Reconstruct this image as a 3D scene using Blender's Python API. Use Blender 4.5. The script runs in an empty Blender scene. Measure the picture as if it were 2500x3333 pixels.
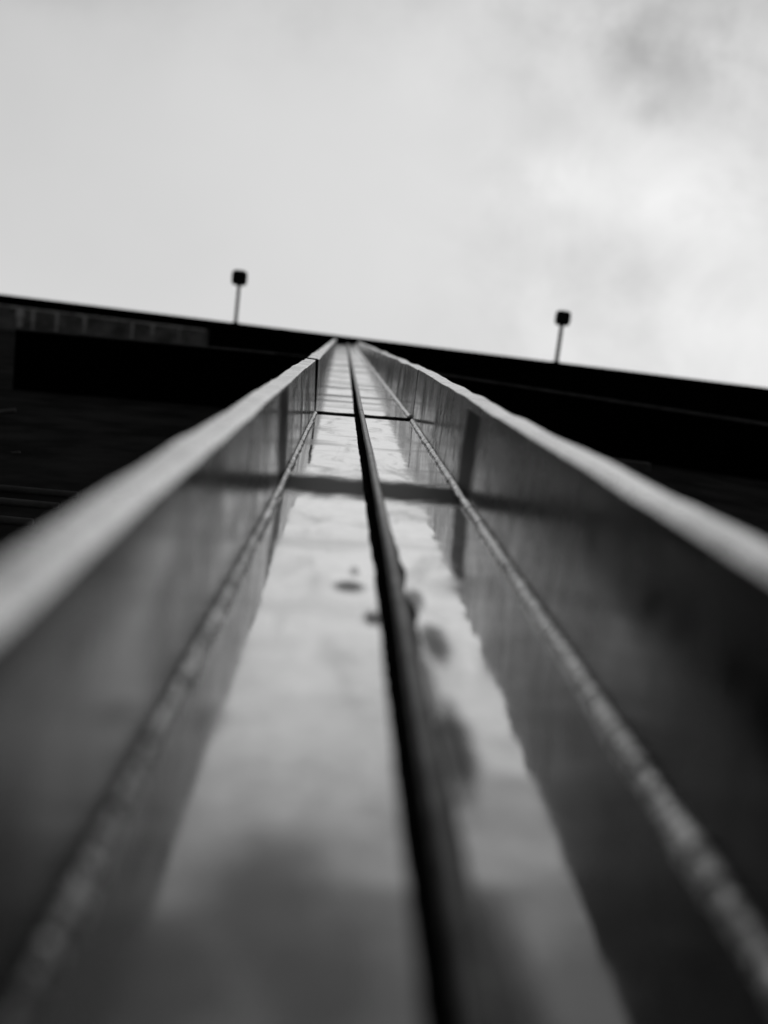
import bpy, math, random
from mathutils import Vector, Matrix, noise
R=math.radians
S=bpy.context.scene
C=S.collection
# ------------------------------------------------------------------ camera
H=0.254          # distance of the lens from the web of the column
EYE=1.5          # lens height
F=3240.0         # focal length in photo pixels (35 mm on a 36 mm tall frame)
cd=bpy.data.cameras.new('camera'); cam=bpy.data.objects.new('camera',cd); C.objects.link(cam)
cd.sensor_fit='VERTICAL'; cd.sensor_height=36; cd.sensor_width=27; cd.lens=35
cd.clip_start=0.02; cd.clip_end=3000
zc=Vector((-100,601.5,-F)).normalized()                 # straight up, in camera axes
xc=Vector((math.cos(R(7)),-math.sin(R(7)),0)); xc=(xc-zc*xc.dot(zc)).normalized()
yc=zc.cross(xc)
M=Matrix((xc,yc,zc))                                   # camera axes -> world
cam.matrix_world=Matrix.Translation((0,-H,EYE))@M.to_4x4()
cd.dof.use_dof=True; cd.dof.focus_distance=2.35; cd.dof.aperture_fstop=2.1
S.camera=cam
# ------------------------------------------------------------------ view
S.view_settings.view_transform='Standard'; S.view_settings.look='None'
S.view_settings.exposure=0.0; S.view_settings.gamma=1.0
# ------------------------------------------------------------------ node helper
class NT:
    def __init__(s,t): s.t=t; s.n=t.nodes; s.l=t.links
    def new(s,typ,**k):
        n=s.n.new(typ)
        for a,b in k.items(): setattr(n,a,b)
        return n
    def put(s,sock,v):
        if isinstance(v,bpy.types.NodeSocket): s.l.new(v,sock)
        elif v is not None: sock.default_value=v
    def m(s,op,a,b=None,c=None,clamp=False):
        n=s.new('ShaderNodeMath',operation=op); n.use_clamp=clamp
        for i,v in enumerate((a,b,c)): s.put(n.inputs[i],v) if v is not None else None
        return n.outputs[0]
    def mix(s,f,a,b):   # float mix
        n=s.new('ShaderNodeMix'); s.put(n.inputs[0],f); s.put(n.inputs[2],a); s.put(n.inputs[3],b); return n.outputs[0]
    def ramp(s,v,lo,hi,a=0.0,b=1.0):
        n=s.new('ShaderNodeMapRange',interpolation_type='SMOOTHSTEP'); s.put(n.inputs[0],v)
        for i,q in enumerate((lo,hi,a,b)): s.put(n.inputs[i+1],q)
        return n.outputs[0]
    def noise(s,vec,scale,detail=4,rough=.55,dist=0):
        n=s.new('ShaderNodeTexNoise'); s.put(n.inputs['Vector'],vec)
        n.inputs['Scale'].default_value=scale; n.inputs['Detail'].default_value=detail
        n.inputs['Roughness'].default_value=rough; n.inputs['Distortion'].default_value=dist
        return n.outputs[0]
    def vscale(s,vec,v):
        n=s.new('ShaderNodeVectorMath',operation='MULTIPLY'); s.put(n.inputs[0],vec); n.inputs[1].default_value=v; return n.outputs[0]
    def blob(s,x,y,cx,cy,rx,ry,warp=None,soft=.5):   # soft ellipse mask
        a=s.m('DIVIDE',s.m('SUBTRACT',x,cx),rx); b=s.m('DIVIDE',s.m('SUBTRACT',y,cy),ry)
        d=s.m('SQRT',s.m('ADD',s.m('MULTIPLY',a,a),s.m('MULTIPLY',b,b)))
        if warp is not None: d=s.m('ADD',d,warp)
        return s.ramp(d,1-soft,1+soft,1.0,0.0)
# ------------------------------------------------------------------ sky: pale overcast over a Nishita sky
W=bpy.data.worlds.new('World'); S.world=W; W.use_nodes=True
w=NT(W.node_tree); w.n.clear()
SUN_EL,SUN_AZ=R(48),R(35)
sk=w.new('ShaderNodeTexSky',sky_type='NISHITA'); sk.sun_disc=False; sk.sun_elevation=SUN_EL; sk.sun_rotation=SUN_AZ
sk.dust_density=3
bw=w.new('ShaderNodeRGBToBW'); w.l.new(sk.outputs[0],bw.inputs[0])
tc=w.new('ShaderNodeTexCoord'); sep=w.new('ShaderNodeSeparateXYZ'); w.l.new(tc.outputs['Generated'],sep.inputs[0])
dz=w.m('MAXIMUM',sep.outputs[2],0.12)
px=w.m('DIVIDE',sep.outputs[0],dz); py=w.m('DIVIDE',sep.outputs[1],dz)     # position on a flat cloud layer
cv=w.new('ShaderNodeCombineXYZ'); w.l.new(px,cv.inputs[0]); w.l.new(py,cv.inputs[1])
big=w.noise(cv.outputs[0],1.7,4,.5,.2); mid=w.noise(cv.outputs[0],8,7,.58,.5)
wp=w.m('MULTIPLY',w.m('SUBTRACT',w.noise(cv.outputs[0],16,7,.62),.5),2.6)
wq=w.m('MULTIPLY',w.m('SUBTRACT',big,.5),1.5)
def CB(x,y,rx,ry,amp,soft=.9): return w.m('MULTIPLY',w.blob(px,py,x,y,rx,ry,wp if rx<.11 else wq,soft),amp)
g=w.m('ADD',.75,w.m('MULTIPLY',w.m('SUBTRACT',big,.5),.08))
g=w.m('ADD',g,w.m('MULTIPLY',w.m('MULTIPLY',w.m('SUBTRACT',mid,.5),w.ramp(px,-.02,.22,.08,1.)),.36))
# thicker and thinner cloud
for b in [( .262,-.31,.045,.055,-.08),(.305,-.255,.05,.035,-.09),(.31,-.33,.10,.04,-.06),(.25,-.27,.09,.07,-.035),(.225,-.285,.02,.03,-.05),(.252,-.232,.018,.014,-.13),(.135,-.25,.02,.014,-.05),(.165,-.215,.03,.025,-.05),(.20,-.20,.05,.02,-.04),
          (.245,-.105,.05,.03,-.08),(.275,-.075,.025,.02,-.07),(.34,-.09,.05,.03,-.06),(.205,-.085,.025,.02,-.06),(.22,-.03,.06,.02,-.03),(.19,-.13,.02,.012,-.06),
          (.255,-.165,.10,.06,.13),(.37,-.04,.12,.10,.09),(-.45,-.15,.30,.25,-.09),(-.30,-.34,.30,.13,-.07)]:
    g=w.m('ADD',g,CB(*b))
# sky darkened low on the open side, added to dim the plate reflections
g=w.m('MULTIPLY',g,w.ramp(w.m('ADD',py,w.m('MULTIPLY',wp,.06)),-.72,-.20,.13,1.0))
dk=w.m('MULTIPLY',w.ramp(px,-.33,-.16,1.,0.),w.ramp(py,-.37,-.24,1.,0.))  # further darkening to the left, added to dim the right flange's reflection
g=w.m('MULTIPLY',g,w.m('SUBTRACT',1.0,w.m('MULTIPLY',dk,.66)))
cloud=w.m('MULTIPLY',g,10.0)
col=w.mix(.94,bw.outputs[0],cloud)
bg=w.new('ShaderNodeBackground'); bg.inputs[1].default_value=.10; w.l.new(col,bg.inputs[0])
wo=w.new('ShaderNodeOutputWorld'); w.l.new(bg.outputs[0],wo.inputs[0])
sd=bpy.data.lights.new('sun','SUN'); sd.energy=.6; sd.angle=R(25); sd.color=(1,.98,.96)
sun=bpy.data.objects.new('sun',sd); C.objects.link(sun)
sdir=Vector((math.sin(SUN_AZ)*math.cos(SUN_EL),math.cos(SUN_AZ)*math.cos(SUN_EL),math.sin(SUN_EL)))
sun.rotation_euler=sdir.to_track_quat('Z','Y').to_euler(); sun.location=(0,0,40)
# ------------------------------------------------------------------ materials
def mat(name):
    m=bpy.data.materials.new(name); m.use_nodes=True; t=NT(m.node_tree)
    p=[n for n in t.n if n.type=='BSDF_PRINCIPLED'][0]
    c=t.new('ShaderNodeTexCoord'); return m,t,p,c.outputs['Object']
def grey(t,v):
    n=t.new('ShaderNodeCombineColor')
    for i in range(3): t.put(n.inputs[i],v)
    return n.outputs[0]
def simple(name,v,var=.3,rough=.6,spec=.3,metal=0,scale=8,bump=0):
    m,t,p,o=mat(name); n=t.noise(o,scale,6,.6)
    t.put(p.inputs['Base Color'],grey(t,t.ramp(n,.3,.7,v*(1-var),v*(1+var))))
    t.put(p.inputs['Roughness'],t.ramp(t.noise(o,scale*5,4),.3,.7,rough*.85,min(1,rough*1.15)))
    p.inputs['Specular IOR Level'].default_value=spec; p.inputs['Metallic'].default_value=metal
    if bump:
        b=t.new('ShaderNodeBump'); b.inputs['Distance'].default_value=bump; t.l.new(t.noise(o,scale*6,5),b.inputs['Height']); t.l.new(b.outputs[0],p.inputs['Normal'])
    return m
def paint(name,spots=(),edge=False,metal=0,lo=.02,hi=.035,ior=1.5):
    """dark glossy coat over slightly wavy plate, weathered, with one dull band across it"""
    m,t,p,o=mat(name)
    s=t.new('ShaderNodeSeparateXYZ'); t.l.new(o,s.inputs[0]); x,y,z=s.outputs
    n1=t.noise(o,7,7,.62,.3); n2=t.noise(o,45,6,.65,.2); n3=t.noise(t.vscale(o,(1,1,.35)),16,5,.6,.5); n4=t.noise(o,260,3,.6)
    stain=t.ramp(n3,.48,.72)
    fs=t.ramp(t.noise(t.vscale(o,(.35,.35,1)),10,2,.5,.2),.50,.75)
    stain=t.m('MAXIMUM',stain,fs)
    if not metal: stain=t.m('MAXIMUM',stain,t.ramp(t.noise(t.vscale(o,(1,.12,1.2)),34,4,.65),.47,.72))
    fb=t.m('MULTIPLY',t.ramp(t.noise(t.vscale(o,(.12,.12,1)),3.2,3,.5,.1),.44,.62),t.ramp(z,EYE+2.95,EYE+3.3))
    speck=t.ramp(n4,.70,.74)
    dull=t.m('MAXIMUM',t.m('MULTIPLY',stain,t.ramp(z,EYE+.5,EYE+1.9,.14,.38) if metal else .38),t.m('MULTIPLY',fb,.8))
    wz=t.m('MULTIPLY',t.m('SUBTRACT',t.noise(o,22,4),.5),.10)
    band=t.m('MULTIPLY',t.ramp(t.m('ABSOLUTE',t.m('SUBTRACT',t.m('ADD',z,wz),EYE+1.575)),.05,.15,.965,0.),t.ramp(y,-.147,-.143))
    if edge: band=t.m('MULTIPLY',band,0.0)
    wp=t.m('MULTIPLY',t.m('SUBTRACT',t.noise(o,40,5,.6),.5),1.1)
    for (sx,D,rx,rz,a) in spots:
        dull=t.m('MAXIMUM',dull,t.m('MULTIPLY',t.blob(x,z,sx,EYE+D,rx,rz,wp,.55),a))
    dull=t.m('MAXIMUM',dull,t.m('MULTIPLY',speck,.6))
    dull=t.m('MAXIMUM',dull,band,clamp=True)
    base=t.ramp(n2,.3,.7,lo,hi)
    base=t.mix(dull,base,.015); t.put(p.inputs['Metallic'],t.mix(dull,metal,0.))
    t.put(p.inputs['Base Color'],grey(t,base))
    t.put(p.inputs['Roughness'],t.mix(dull,t.m('ADD',t.ramp(n1,.35,.65,*((.02,.07) if metal else (.13,.25))),t.ramp(n2,.4,.7,0,.05)),.42))
    p.inputs['IOR'].default_value=ior
    t.put(p.inputs['Specular IOR Level'],t.mix(dull,.5,.0))
    b=t.new('ShaderNodeBump'); b.inputs['Distance'].default_value=1.0
    fade=t.ramp(z,EYE+.6,EYE+3.2,1.4,.10)
    hgt=t.m('MULTIPLY',fade,t.m('ADD',t.m('MULTIPLY',t.noise(t.vscale(o,(1,1,.3)),6,1,.5),.0016),t.m('ADD',t.m('MULTIPLY',t.noise(t.vscale(o,(.7,1,1)),11,2,.5),.0009 if metal else .0003),t.m('MULTIPLY',t.noise(o,40,2,.5),.00005))))
    t.l.new(hgt,b.inputs['Height']); t.l.new(b.outputs[0],p.inputs['Normal'])
    return m
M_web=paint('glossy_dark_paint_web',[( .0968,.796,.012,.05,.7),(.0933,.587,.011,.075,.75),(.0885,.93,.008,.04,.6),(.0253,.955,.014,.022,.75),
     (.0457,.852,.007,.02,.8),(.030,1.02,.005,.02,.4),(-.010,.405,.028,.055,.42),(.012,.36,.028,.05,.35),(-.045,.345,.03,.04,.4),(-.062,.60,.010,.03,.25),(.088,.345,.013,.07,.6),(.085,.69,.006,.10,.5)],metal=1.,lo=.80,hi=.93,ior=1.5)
M_flange=paint('glossy_dark_paint')
def weldmat(name,dark_low=False):
    m,t,p,o=mat(name); n=t.noise(o,120,6,.7); n2=t.noise(o,24,4,.6)
    v=t.m('MULTIPLY',t.ramp(n,.36,.52,.30,1.),t.ramp(n2,.3,.5,.75,1.))
    if dark_low:  # darker towards the bottom, with darker mottling
        s_=t.new('ShaderNodeSeparateXYZ'); t.l.new(o,s_.inputs[0])
        v=t.m('MULTIPLY',v,t.ramp(t.m('ADD',s_.outputs[2],t.m('MULTIPLY',t.noise(o,5,3),.8)),EYE+.5,EYE+1.4,.35,1.))
        v=t.m('MULTIPLY',v,t.ramp(t.noise(o,16,3,.6),.40,.60,.55,1.))
    t.put(p.inputs['Base Color'],grey(t,v)); p.inputs['Metallic'].default_value=1.
    t.put(p.inputs['Roughness'],t.ramp(n,.3,.7,.38,.18))
    b=t.new('ShaderNodeBump'); b.inputs["Distance"].default_value=.0011; t.l.new(t.noise(o,170,4,.6),b.inputs['Height']); t.l.new(b.outputs[0],p.inputs['Normal'])
    return m
M_weld=weldmat('weld_metal'); M_weld2=weldmat('weld_metal_dark_low',True)
def tipmat():
    m,t,p,o=mat('cut_edge_steel'); n=t.noise(t.vscale(o,(1,1,.6)),60,6,.7); n2=t.noise(o,14,4,.6)
    t.put(p.inputs['Base Color'],grey(t,t.m('MULTIPLY',t.ramp(n,.3,.7,.72,.95),t.ramp(n2,.35,.65,.8,1.))))
    t.put(p.inputs['Roughness'],t.ramp(n2,.3,.7,.16,.32)); p.inputs['Metallic'].default_value=1.
    b=t.new('ShaderNodeBump'); b.inputs['Distance'].default_value=.0012; t.l.new(n,b.inputs['Height']); t.l.new(b.outputs[0],p.inputs['Normal'])
    return m
M_tip=tipmat()
M_black=simple('shade_and_sealant_black',.035,.4,.8,0,0,40,.0004)  # colours in shade on the rib side and plate ends; also the sealant
M_rib=simple('rib_highlight_coat',.32,.4,.32,.5,.4,40,.0006)  # lighter colour stands in for the highlight along the rib
M_wall=simple('black_wall',.042,.4,.9,0,0,3)
M_slab=simple('black_eaves',.004,.3,.9,0,0,3)
M_conc=simple('dark_stained_concrete',.22,.5,.9,.1,0,4,.003)
M_lime=simple('lime_streak',.75,.25,.95,.1,0,7)
M_ledge=simple('dull_dark_metal',.16,.3,.7,.05,0,6)
M_lamp=simple('black_lamp_housing',.01,.2,.6,.2,0,12)
M_arm=simple('galvanised_arm',.05,.3,.5,.4,.4,20)
M_glass=simple('dark_lens',.02,.1,.2,.3,0,5)
M_pave=simple('paving',.16,.35,.8,.3,0,3,.003)
# ------------------------------------------------------------------ mesh helpers
def link(name,vs,fs,m,parent=None,smooth=False,mats=None,fm=None):
    me=bpy.data.meshes.new(name); me.from_pydata(vs,[],fs); me.validate()
    for q in (mats or [m]): me.materials.append(q)
    if fm:
        for pl,i in zip(me.polygons,fm): pl.material_index=i
    if smooth:
        for pl in me.polygons: pl.use_smooth=True
    if name in('flange','web_plate'):
        for pl in me.polygons: pl.use_smooth=True
        me.set_sharp_from_angle(angle=R(25))
    me.update(); o=bpy.data.objects.new(name,me); C.objects.link(o)
    if parent: o.parent=parent
    return o
def loft(name,rings,m,parent=None,smooth=False,mats=None,side=None,cap=0):
    n=len(rings[0]); vs=[v for r in rings for v in r]; fs=[]; fm=[]
    for i in range(len(rings)-1):
        for j in range(n):
            k=(j+1)%n; fs.append((i*n+j,i*n+k,(i+1)*n+k,(i+1)*n+j)); fm.append(side[j] if side else 0)
    fs.append(tuple(range(n-1,-1,-1))); fm.append(cap); fs.append(tuple((len(rings)-1)*n+j for j in range(n))); fm.append(cap)
    return link(name,vs,fs,m,parent,smooth,mats,fm)
def box(name,a,b,m,parent=None,bev=0):
    (x0,y0,z0),(x1,y1,z1)=a,b
    o=link(name,[(x,y,z) for z in (z0,z1) for y in (y0,y1) for x in (x0,x1)],
        [(0,2,3,1),(4,5,7,6),(0,1,5,4),(2,6,7,3),(0,4,6,2),(1,3,7,5)],m,parent)
    if bev:
        d=o.modifiers.new('bevel','BEVEL'); d.width=bev; d.segments=2
    return o
def tube(name,pts,r,m,parent=None,n=14):
    rings=[]
    for i,p in enumerate(pts):
        p=Vector(p); d=(Vector(pts[min(i+1,len(pts)-1)])-Vector(pts[max(i-1,0)])).normalized()
        a=d.orthogonal().normalized(); b=d.cross(a); rr=r[i] if isinstance(r,(list,tuple)) else r
        rings.append([tuple(p+a*math.cos(t)*rr+b*math.sin(t)*rr) for t in [2*math.pi*k/n for k in range(n)]])
    return loft(name,rings,m,parent,True)
def empty(name,loc,label,cat,group=None):
    o=bpy.data.objects.new(name,None); C.objects.link(o); o.location=loc; o['label']=label; o['category']=cat
    if group: o['group']=group
    return o
def lerp(tab,d):
    if d<=tab[0][0]: return tab[0][1]
    for (a,va),(b,vb) in zip(tab,tab[1:]):
        if d<=b: t=(d-a)/(b-a); return va+(vb-va)*t
    return tab[-1][1]
def wob(s,d,f,a): return noise.noise(Vector((d*f,s*7.3,1.7)))*a
# ------------------------------------------------------------------ the steel column
# profiles against D = height above the lens
JO=2.83; GAP=.085; TOP=16.0
XL=[(-1.5,-.096),(.4,-.094),(1.2,-.086),(JO,-.0822)]; XR=[(-1.5,.212),(.4,.211),(1.2,.205),(JO,.198)]
TLx=[(-1.5,-.101),(.4,-.100),(JO,-.094)]; TLy=[(-1.5,-.152),(JO,-.152)]
TRx=[(-1.5,.214),(.4,.213),(JO,.1967)]; TRy=[(-1.5,-.165),(.5,-.164),(1.5,-.162),(JO,-.1603)]
YR=[(-1.5,-.006),(.5,-.006),(JO,-.011)]
J2=JO+GAP
fXL=[(J2,-.081),(TOP,-.263)]; fXR=[(J2,.198),(TOP,.0435)]; fYL=[(J2,0.),(TOP,.037)]; fYR=[(J2,-.011),(TOP,.019)]
fTLx=[(J2,-.0885),(TOP,-.238)]; fTLy=[(J2,-.152),(TOP,-.037)]; fTRx=[(J2,.197),(TOP,.092)]; fTRy=[(J2,-.160),(TOP,-.034)]
RX=[(-1.5,.064),(.37,.0625),(1.,.0585),(1.6,.0525),(2.85,.040),(TOP,-.064)]
def frange(a,b,s):
    n=max(1,int(round((b-a)/s))); return [a+(b-a)*i/n for i in range(n+1)]
near=frange(-1.5,JO,.02); far=frange(J2,TOP,.04)
col=empty('steel_column',(.06,0,0),'tall dark glossy steel column rising straight up the middle of the picture to the eaves','column')
col.location=(0,0,0)
def xl(d): return lerp(XL,d) if d<=JO else lerp(fXL,d)
def xr(d): return lerp(XR,d) if d<=JO else lerp(fXR,d)
def yl(d): return 0. if d<=JO else lerp(fYL,d)
def yr(d): return lerp(YR,d) if d<=JO else lerp(fYR,d)
def ywall(x): return .29+.03*min(abs(x),8)
def web(ds):
    rings=[]
    for d in ds:
        a,b=xl(d),xr(d); e=wob(11,d,3,.0015) if d in (ds[0],) else 0
        z=EYE+d
        front=[]
        N=14
        for i in range(N+1):
            t=i/N; zz=z
            if d==ds[0] and ds is far: zz=z+(noise.noise(Vector((t*9,3.1,0)))+.6*noise.noise(Vector((t*27,3.1,0))))*.022+.03
            if d==ds[-1] and ds is near: zz=z+noise.noise(Vector((t*9,8.1,0)))*.004
            front.append((a+(b-a)*t,yl(d)+(yr(d)-yl(d))*t,zz))
        back=[(p[0],p[1]+.016,z) for p in reversed(front)]
        rings.append(front+back)
    n=len(rings[0])
    return loft('web_plate',[list(reversed(r)) for r in rings],M_web,col,False,[M_web,M_black],None,1)  # plate ends coloured black to put shade into the open joint
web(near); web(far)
def flange(ds,s,tx,ty,th):
    rings=[]
    for d in ds:
        z=EYE+d; b=(xl(d) if s<0 else xr(d)); y0=yl(d) if s<0 else yr(d)
        q=s*3+(20 if ds[0]>0 else 0)
        ix=lerp(tx,d)+wob(q+1,d,2.2,.0012); iy=lerp(ty,d)+wob(q,d,3.1,.0045 if ds[0]>0 else .0035)+wob(q+5,d,11,.0012)+wob(q+9,d,40,.0005)
        oy=iy+wob(q+2,d,7,.0015); t=th+wob(q+3,d,5,.002); c=.0022 if d>1.8 else lerp([(.4,.007),(1.8,.0022)],d)
        lean=(ix-b)
        rings.append([(b-lean*.3,y0+.06,z),(b,y0,z),(b+lean*.5,(y0+iy)/2,z),(ix,iy+c,z),(ix+s*c,iy,z),(ix+s*(t-c),oy,z),(ix+s*t,oy+c,z),(b+s*t,.20,z),(b,.20,z)])
    side=[0,0,0,1,1,1,0,0,0]
    if s>0: pass
    return loft('flange',rings,M_flange,col,False,[M_flange,M_tip,M_black],side,2)  # flange ends coloured black as shade in the gap
flange(near,-1,TLx,TLy,.030); flange(near,1,TRx,TRy,.034)
flange(far,-1,fTLx,fTLy,.036); flange(frange(JO+.03,TOP,.04),1,fTRx,fTRy,.036)
# fillet welds, ripple on ripple
def bead(ds,s,r0,gap=0):
    rings=[]
    for d in ds:
        z=EYE+d; bx=(xl(d) if s<0 else xr(d)); y0=(yl(d) if s<0 else yr(d))
        r=r0*lerp([(.3,1.15),(1.2,1.05),(2.6,1.),(16,1.)],d)*(1+.22*noise.noise(Vector((d*14,s,2)))+.13*noise.noise(Vector((d*60,s,5)))+.05*math.sin(d*420+6*noise.noise(Vector((d*30,1,s)))))
        off=wob(s+40,d,22,.0022)
        pts=[(bx+s*.001,y0+.001)]
        for k in range(7):
            a=k/6*math.pi/2; rr=r*(1-.04*math.sin(2*a))
            pts.append((bx-s*(rr*math.cos(a)+off*math.cos(a)),y0-rr*math.sin(a)))
        rings.append([(x,y,z) for x,y in pts])
    return loft('weld_bead',rings,M_weld2 if s<0 else M_weld,col,True)
fine=frange(.25,JO-.002,.004)
bead([-1.5,-1,-.5,0]+fine,-1,.0086); bead([-1.5,-1,-.5,0]+fine,1,.0092)
bead(frange(J2+.01,TOP,.02),1,.0105)
# long rib standing on the web, rounded along its top
def rib(ds,off=0):
    rings=[]
    for d in ds:
        z=EYE+d; x=lerp(RX,d)+wob(60,d,2.5,.001); a,b=xl(d),xr(d); t=(x-a)/(b-a); y=yl(d)+(yr(d)-yl(d))*t
        wd=lerp([(0,.0125),(1.,.0120),(2.85,.014),(TOP,.02)],d); h=lerp([(0,.034),(2.85,.030),(TOP,.028)],d)+wob(61,d,9,.0008)
        prof=[(x,y+.002)]
        for k in range(7):
            ang=math.pi*k/6; prof.append((x+wd/2-wd/2*math.cos(ang),y-h+wd/2-wd/2*math.sin(ang)))
        prof.append((x+wd,y+.002))
        rings.append([(p,q,z) for p,q in prof])
    o=loft('rib',rings,M_rib,col,True,[M_rib,M_black],[1,0,0,0,0,0,0,0,1])  # left side coloured black as its shade, top lighter as highlight
    return o
rib(frange(-1.5,JO-.10,.02)); rib(frange(JO-.095,TOP,.03))
box('base_plate',(-.20,-.25,.004),(.32,.22,.034),M_flange,col,.003)
for bx in (-.16,.28):
    for by in (-.21,.18):
        rings=[[(bx+.02*math.cos(a*math.pi/3),by+.02*math.sin(a*math.pi/3),z) for a in range(6)] for z in (.034,.054)]
        loft('anchor_nut',rings,M_weld,col)
def sealant(ds,s):
    rings=[]
    for d in ds:
        z=EYE+d; x0=lerp(RX,d)+wob(60,d,2.5,.001); wd=lerp([(0,.0125),(1.,.0120),(2.85,.014),(TOP,.02)],d)
        x=x0+(wd if s>0 else 0); a,b=xl(d),xr(d); t=(x-a)/(b-a); y=yl(d)+(yr(d)-yl(d))*t
        r=(.0085 if s<0 else lerp([(.3,.010),(.8,.0145),(1.15,.0130),(1.4,.0075),(16,.006)],d))+noise.noise(Vector((d*(13 if d>.8 else 5),s,3)))*(.0018 if s<0 else lerp([(0,.008),(1.1,.007),(1.4,.0015)],d))+noise.noise(Vector((d*60,s,3)))*.0012; r=max(.0015,r)
        if s>0 and d>1.3: r=.006
        rings.append([(x-s*.001,y+.001,z),(x+s*r,y+.001,z),(x+s*r*.9,y-.0006,z),(x-s*.001,y-.0022,z)][::s])
    return loft('sealant',rings,M_black,col)
for q in (-1,1):
    sealant(frange(.2,JO-.003,.006),q); sealant(frange(J2+.002,TOP,.03),q)
# ------------------------------------------------------------------ the building
bl=empty('building',(0,.3,0),'black building wall and overhanging eaves on both sides of the steel column','building')
bl.location=(0,0,0)
def wallp(name,pts,z0,z1,th,m,parent):
    f=[(x,y) for x,y in pts]; b=[(x,y+th) for x,y in reversed(pts)]; P=f+b
    return loft(name,[[(x,y,z0) for x,y in P],[(x,y,z1) for x,y in P]],m,parent)
ZT=EYE+TOP
xs=[-30,-8,-4,-2,-.6,0,.6,2,4,8,30]
wallp('wall',[(x,ywall(x)) for x in xs],0,ZT+.003,.35,M_wall,bl)
box('roof_slab',(-30,.052,ZT+.006),(30,6,ZT+.36),M_slab,bl)
box('eaves_gutter',(-30,-.096,ZT+.002),(30,.049,ZT+.34),M_slab,bl,.01)
# lighter concrete lining under the left end of the eaves, with lime streaks at its joints
P=[(-30,.054),(-2.25,.054),(-2.25,ywall(2.25)-.002),(-8,ywall(8)-.002),(-30,ywall(8)-.002)]
sf=loft('soffit_lining',[[(x,y,ZT-.03) for x,y in P],[(x,y,ZT+.001) for x,y in P]],M_conc,bl)
for x,wd in ((-5.17,.14),(-4.97,.05),(-4.6,.05),(-4.17,.05),(-3.43,.04),(-3.12,.07),(-2.7,.02),(-5.9,.05),(-6.8,.05)):
    yb=ywall(x)-.02-.12*random.random()
    pts=[]; n=8
    for i in range(n+1):
        y=.06+(yb-.06)*i/n; q=wd*(.5-.25*i/n)*(1+.5*noise.noise(Vector((x*5,y*25,0))))
        pts.append((x-q,x+q,y))
    poly=[(a,y) for a,b,y in pts]+[(b,y) for a,b,y in reversed(pts)]
    loft('lime_streak',[[(a,y,ZT-.034) for a,y in poly],[(a,y,ZT-.028) for a,y in poly]],M_lime,sf)
poly=[]
for i in range(90):
    x=-7+i*4.7/89; poly.append((x,.056))
top=[(-7+i*4.7/89,.085+.035*noise.noise(Vector((i*.35,4,0)))) for i in range(90)]
poly=poly+top[::-1]
loft('lime_streak',[[(a,y,ZT-.036) for a,y in poly],[(a,y,ZT-.0345) for a,y in poly]],M_lime,sf)
# pale bead where wall meets eaves
for a,b in ((-8,-.35),(.35,8)):
    tube('eaves_trim',[(x,ywall(x)-.014,ZT-.05) for x in frange(a,b,.5)],.013,M_ledge,bl,8)
# louvre slats low on the left, ledge on the right
lv=bpy.data.objects.new('louvre',None); C.objects.link(lv); lv.parent=bl
for k,D in enumerate((2.80,2.62,2.40)):
    y=ywall(1)-.004
    tube('slat',[(-3.2,ywall(3.2)-.02,EYE+D+.05),(-.72,y-.01,EYE+D)],.013,M_ledge,lv,8)
def P3(u,v,D): return (u*D/F,v*D/F-H,EYE+D)
for D,u,v in ((4.55,-1107,413),(3.55,-1085,552)):
    a=Vector(P3(u-300,v+60,D)); b=Vector(P3(u+60,v-20,D))
    tube('bracket',[a,b],.012,M_ledge,bl,8)
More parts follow.
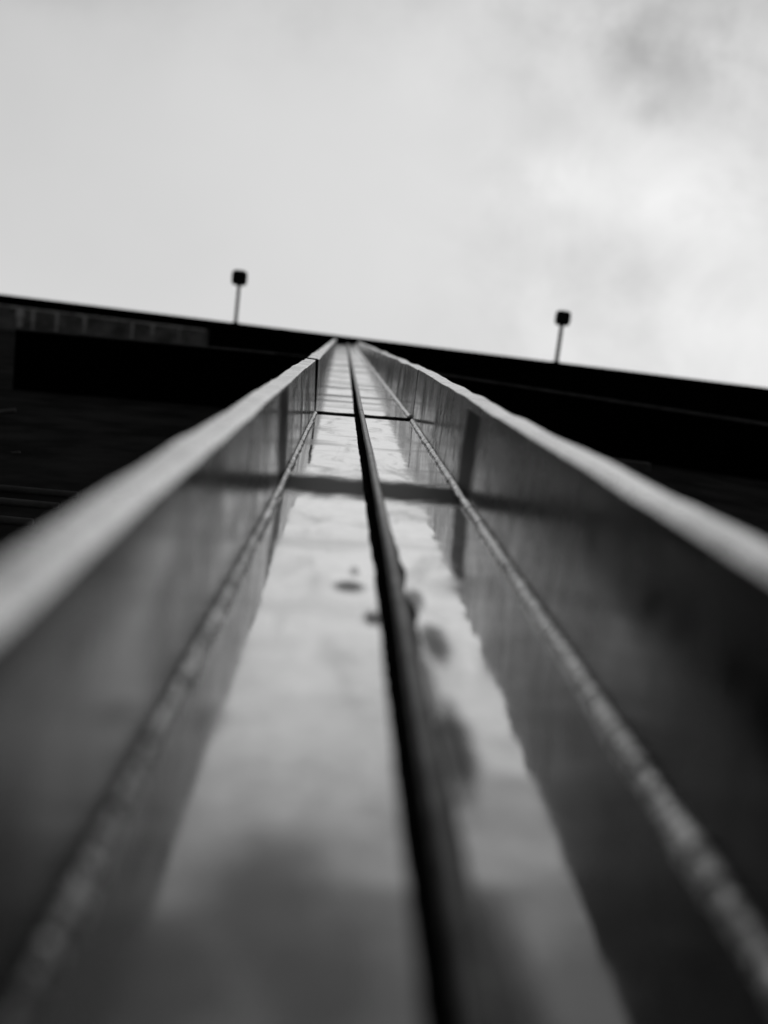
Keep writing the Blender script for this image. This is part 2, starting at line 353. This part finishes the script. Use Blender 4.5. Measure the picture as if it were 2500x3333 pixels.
# flat black canopies projecting from the wall on either side of the column
for P in ([(-1.963,.003),(-.44,-.037),(-.135,-.045),(-.135,.32),(-1.963,.38)],[(.27,-.03),(.60,-.030),(2.55,.035),(6.5,.16),(6.5,.50),(.27,.32)]):
    loft('canopy',[[(x,y,EYE+6) for x,y in P],[(x,y,EYE+6.12) for x,y in P]],M_slab,bl)
    tube('canopy_trim',[(x,y-.008,EYE+5.995) for x,y in P[:(2 if P[0][0]<0 else 4)]],.007,M_ledge,bl,8)
lx0,lx1=1.15,1.75
box('ledge',(lx0,ywall(lx0)-.03,EYE+5.50),(lx1,ywall(lx1)+.01,EYE+5.56),M_ledge,bl,.004)
# ------------------------------------------------------------------ floodlights on arms standing out from the eaves
def floodlight(label):
    r=empty('floodlight',(0,0,0),label,'floodlight','floodlights on arms along the eaves')
    def ch(o): return o
    box('mounting_plate',(-.05,-.012,-.07),(.05,0,.07),M_arm,r,.003)
    tube('arm',[(0,-.01,0),(0,-.3,.0),(0,-.62,.0)],.027,M_arm,r)
    tube('collar',[(0,-.58,0),(0,-.60,0),(0,-.66,0),(0,-.68,0)],[.026,.034,.034,.026],M_lamp,r)
    tube('cable',[(.02,0,-.07),(.024,-.10,-.045),(.026,-.3,-.05),(.024,-.5,-.035),(.02,-.60,-.02)],.006,M_lamp,r,6)
    # housing: tapered body hanging at the end of the arm, its glass facing down
    def sq(s,z,cy=-.70,k=.02):
        return [(x*s,cy+y*s,z) for x,y in ((-1,-.5),(-.86,-.86),(-.5,-1),(.5,-1),(.86,-.86),(1,-.5),(1,.5),(.86,.86),(.5,1),(-.5,1),(-.86,.86),(-1,.5))]
    loft('housing',[sq(.115,-.07),sq(.12,-.055),sq(.12,0),sq(.10,.06),sq(.06,.09)],M_lamp,r)
    loft('lens',[sq(.095,-.076),sq(.10,-.0702)],M_glass,r)
    return r
def copy_tree(o):
    c=o.copy(); C.objects.link(c)
    for ch in o.children:
        k=ch.copy(); C.objects.link(k); k.parent=c
    return c
f1=floodlight('black floodlight on a thin arm above the eaves left of the steel column')
f2=copy_tree(f1); f2['label']='black floodlight on a thin arm above the eaves right of the steel column'
f1.location=(-1.862,-.096,ZT+.15); f2.location=(3.31,-.096,ZT+.15)
# ------------------------------------------------------------------ ground
gr=link('ground',[(-1500,-1500,0),(1500,-1500,0),(1500,1500,0),(-1500,1500,0)],[(0,1,2,3)],M_pave); gr['kind']='structure'
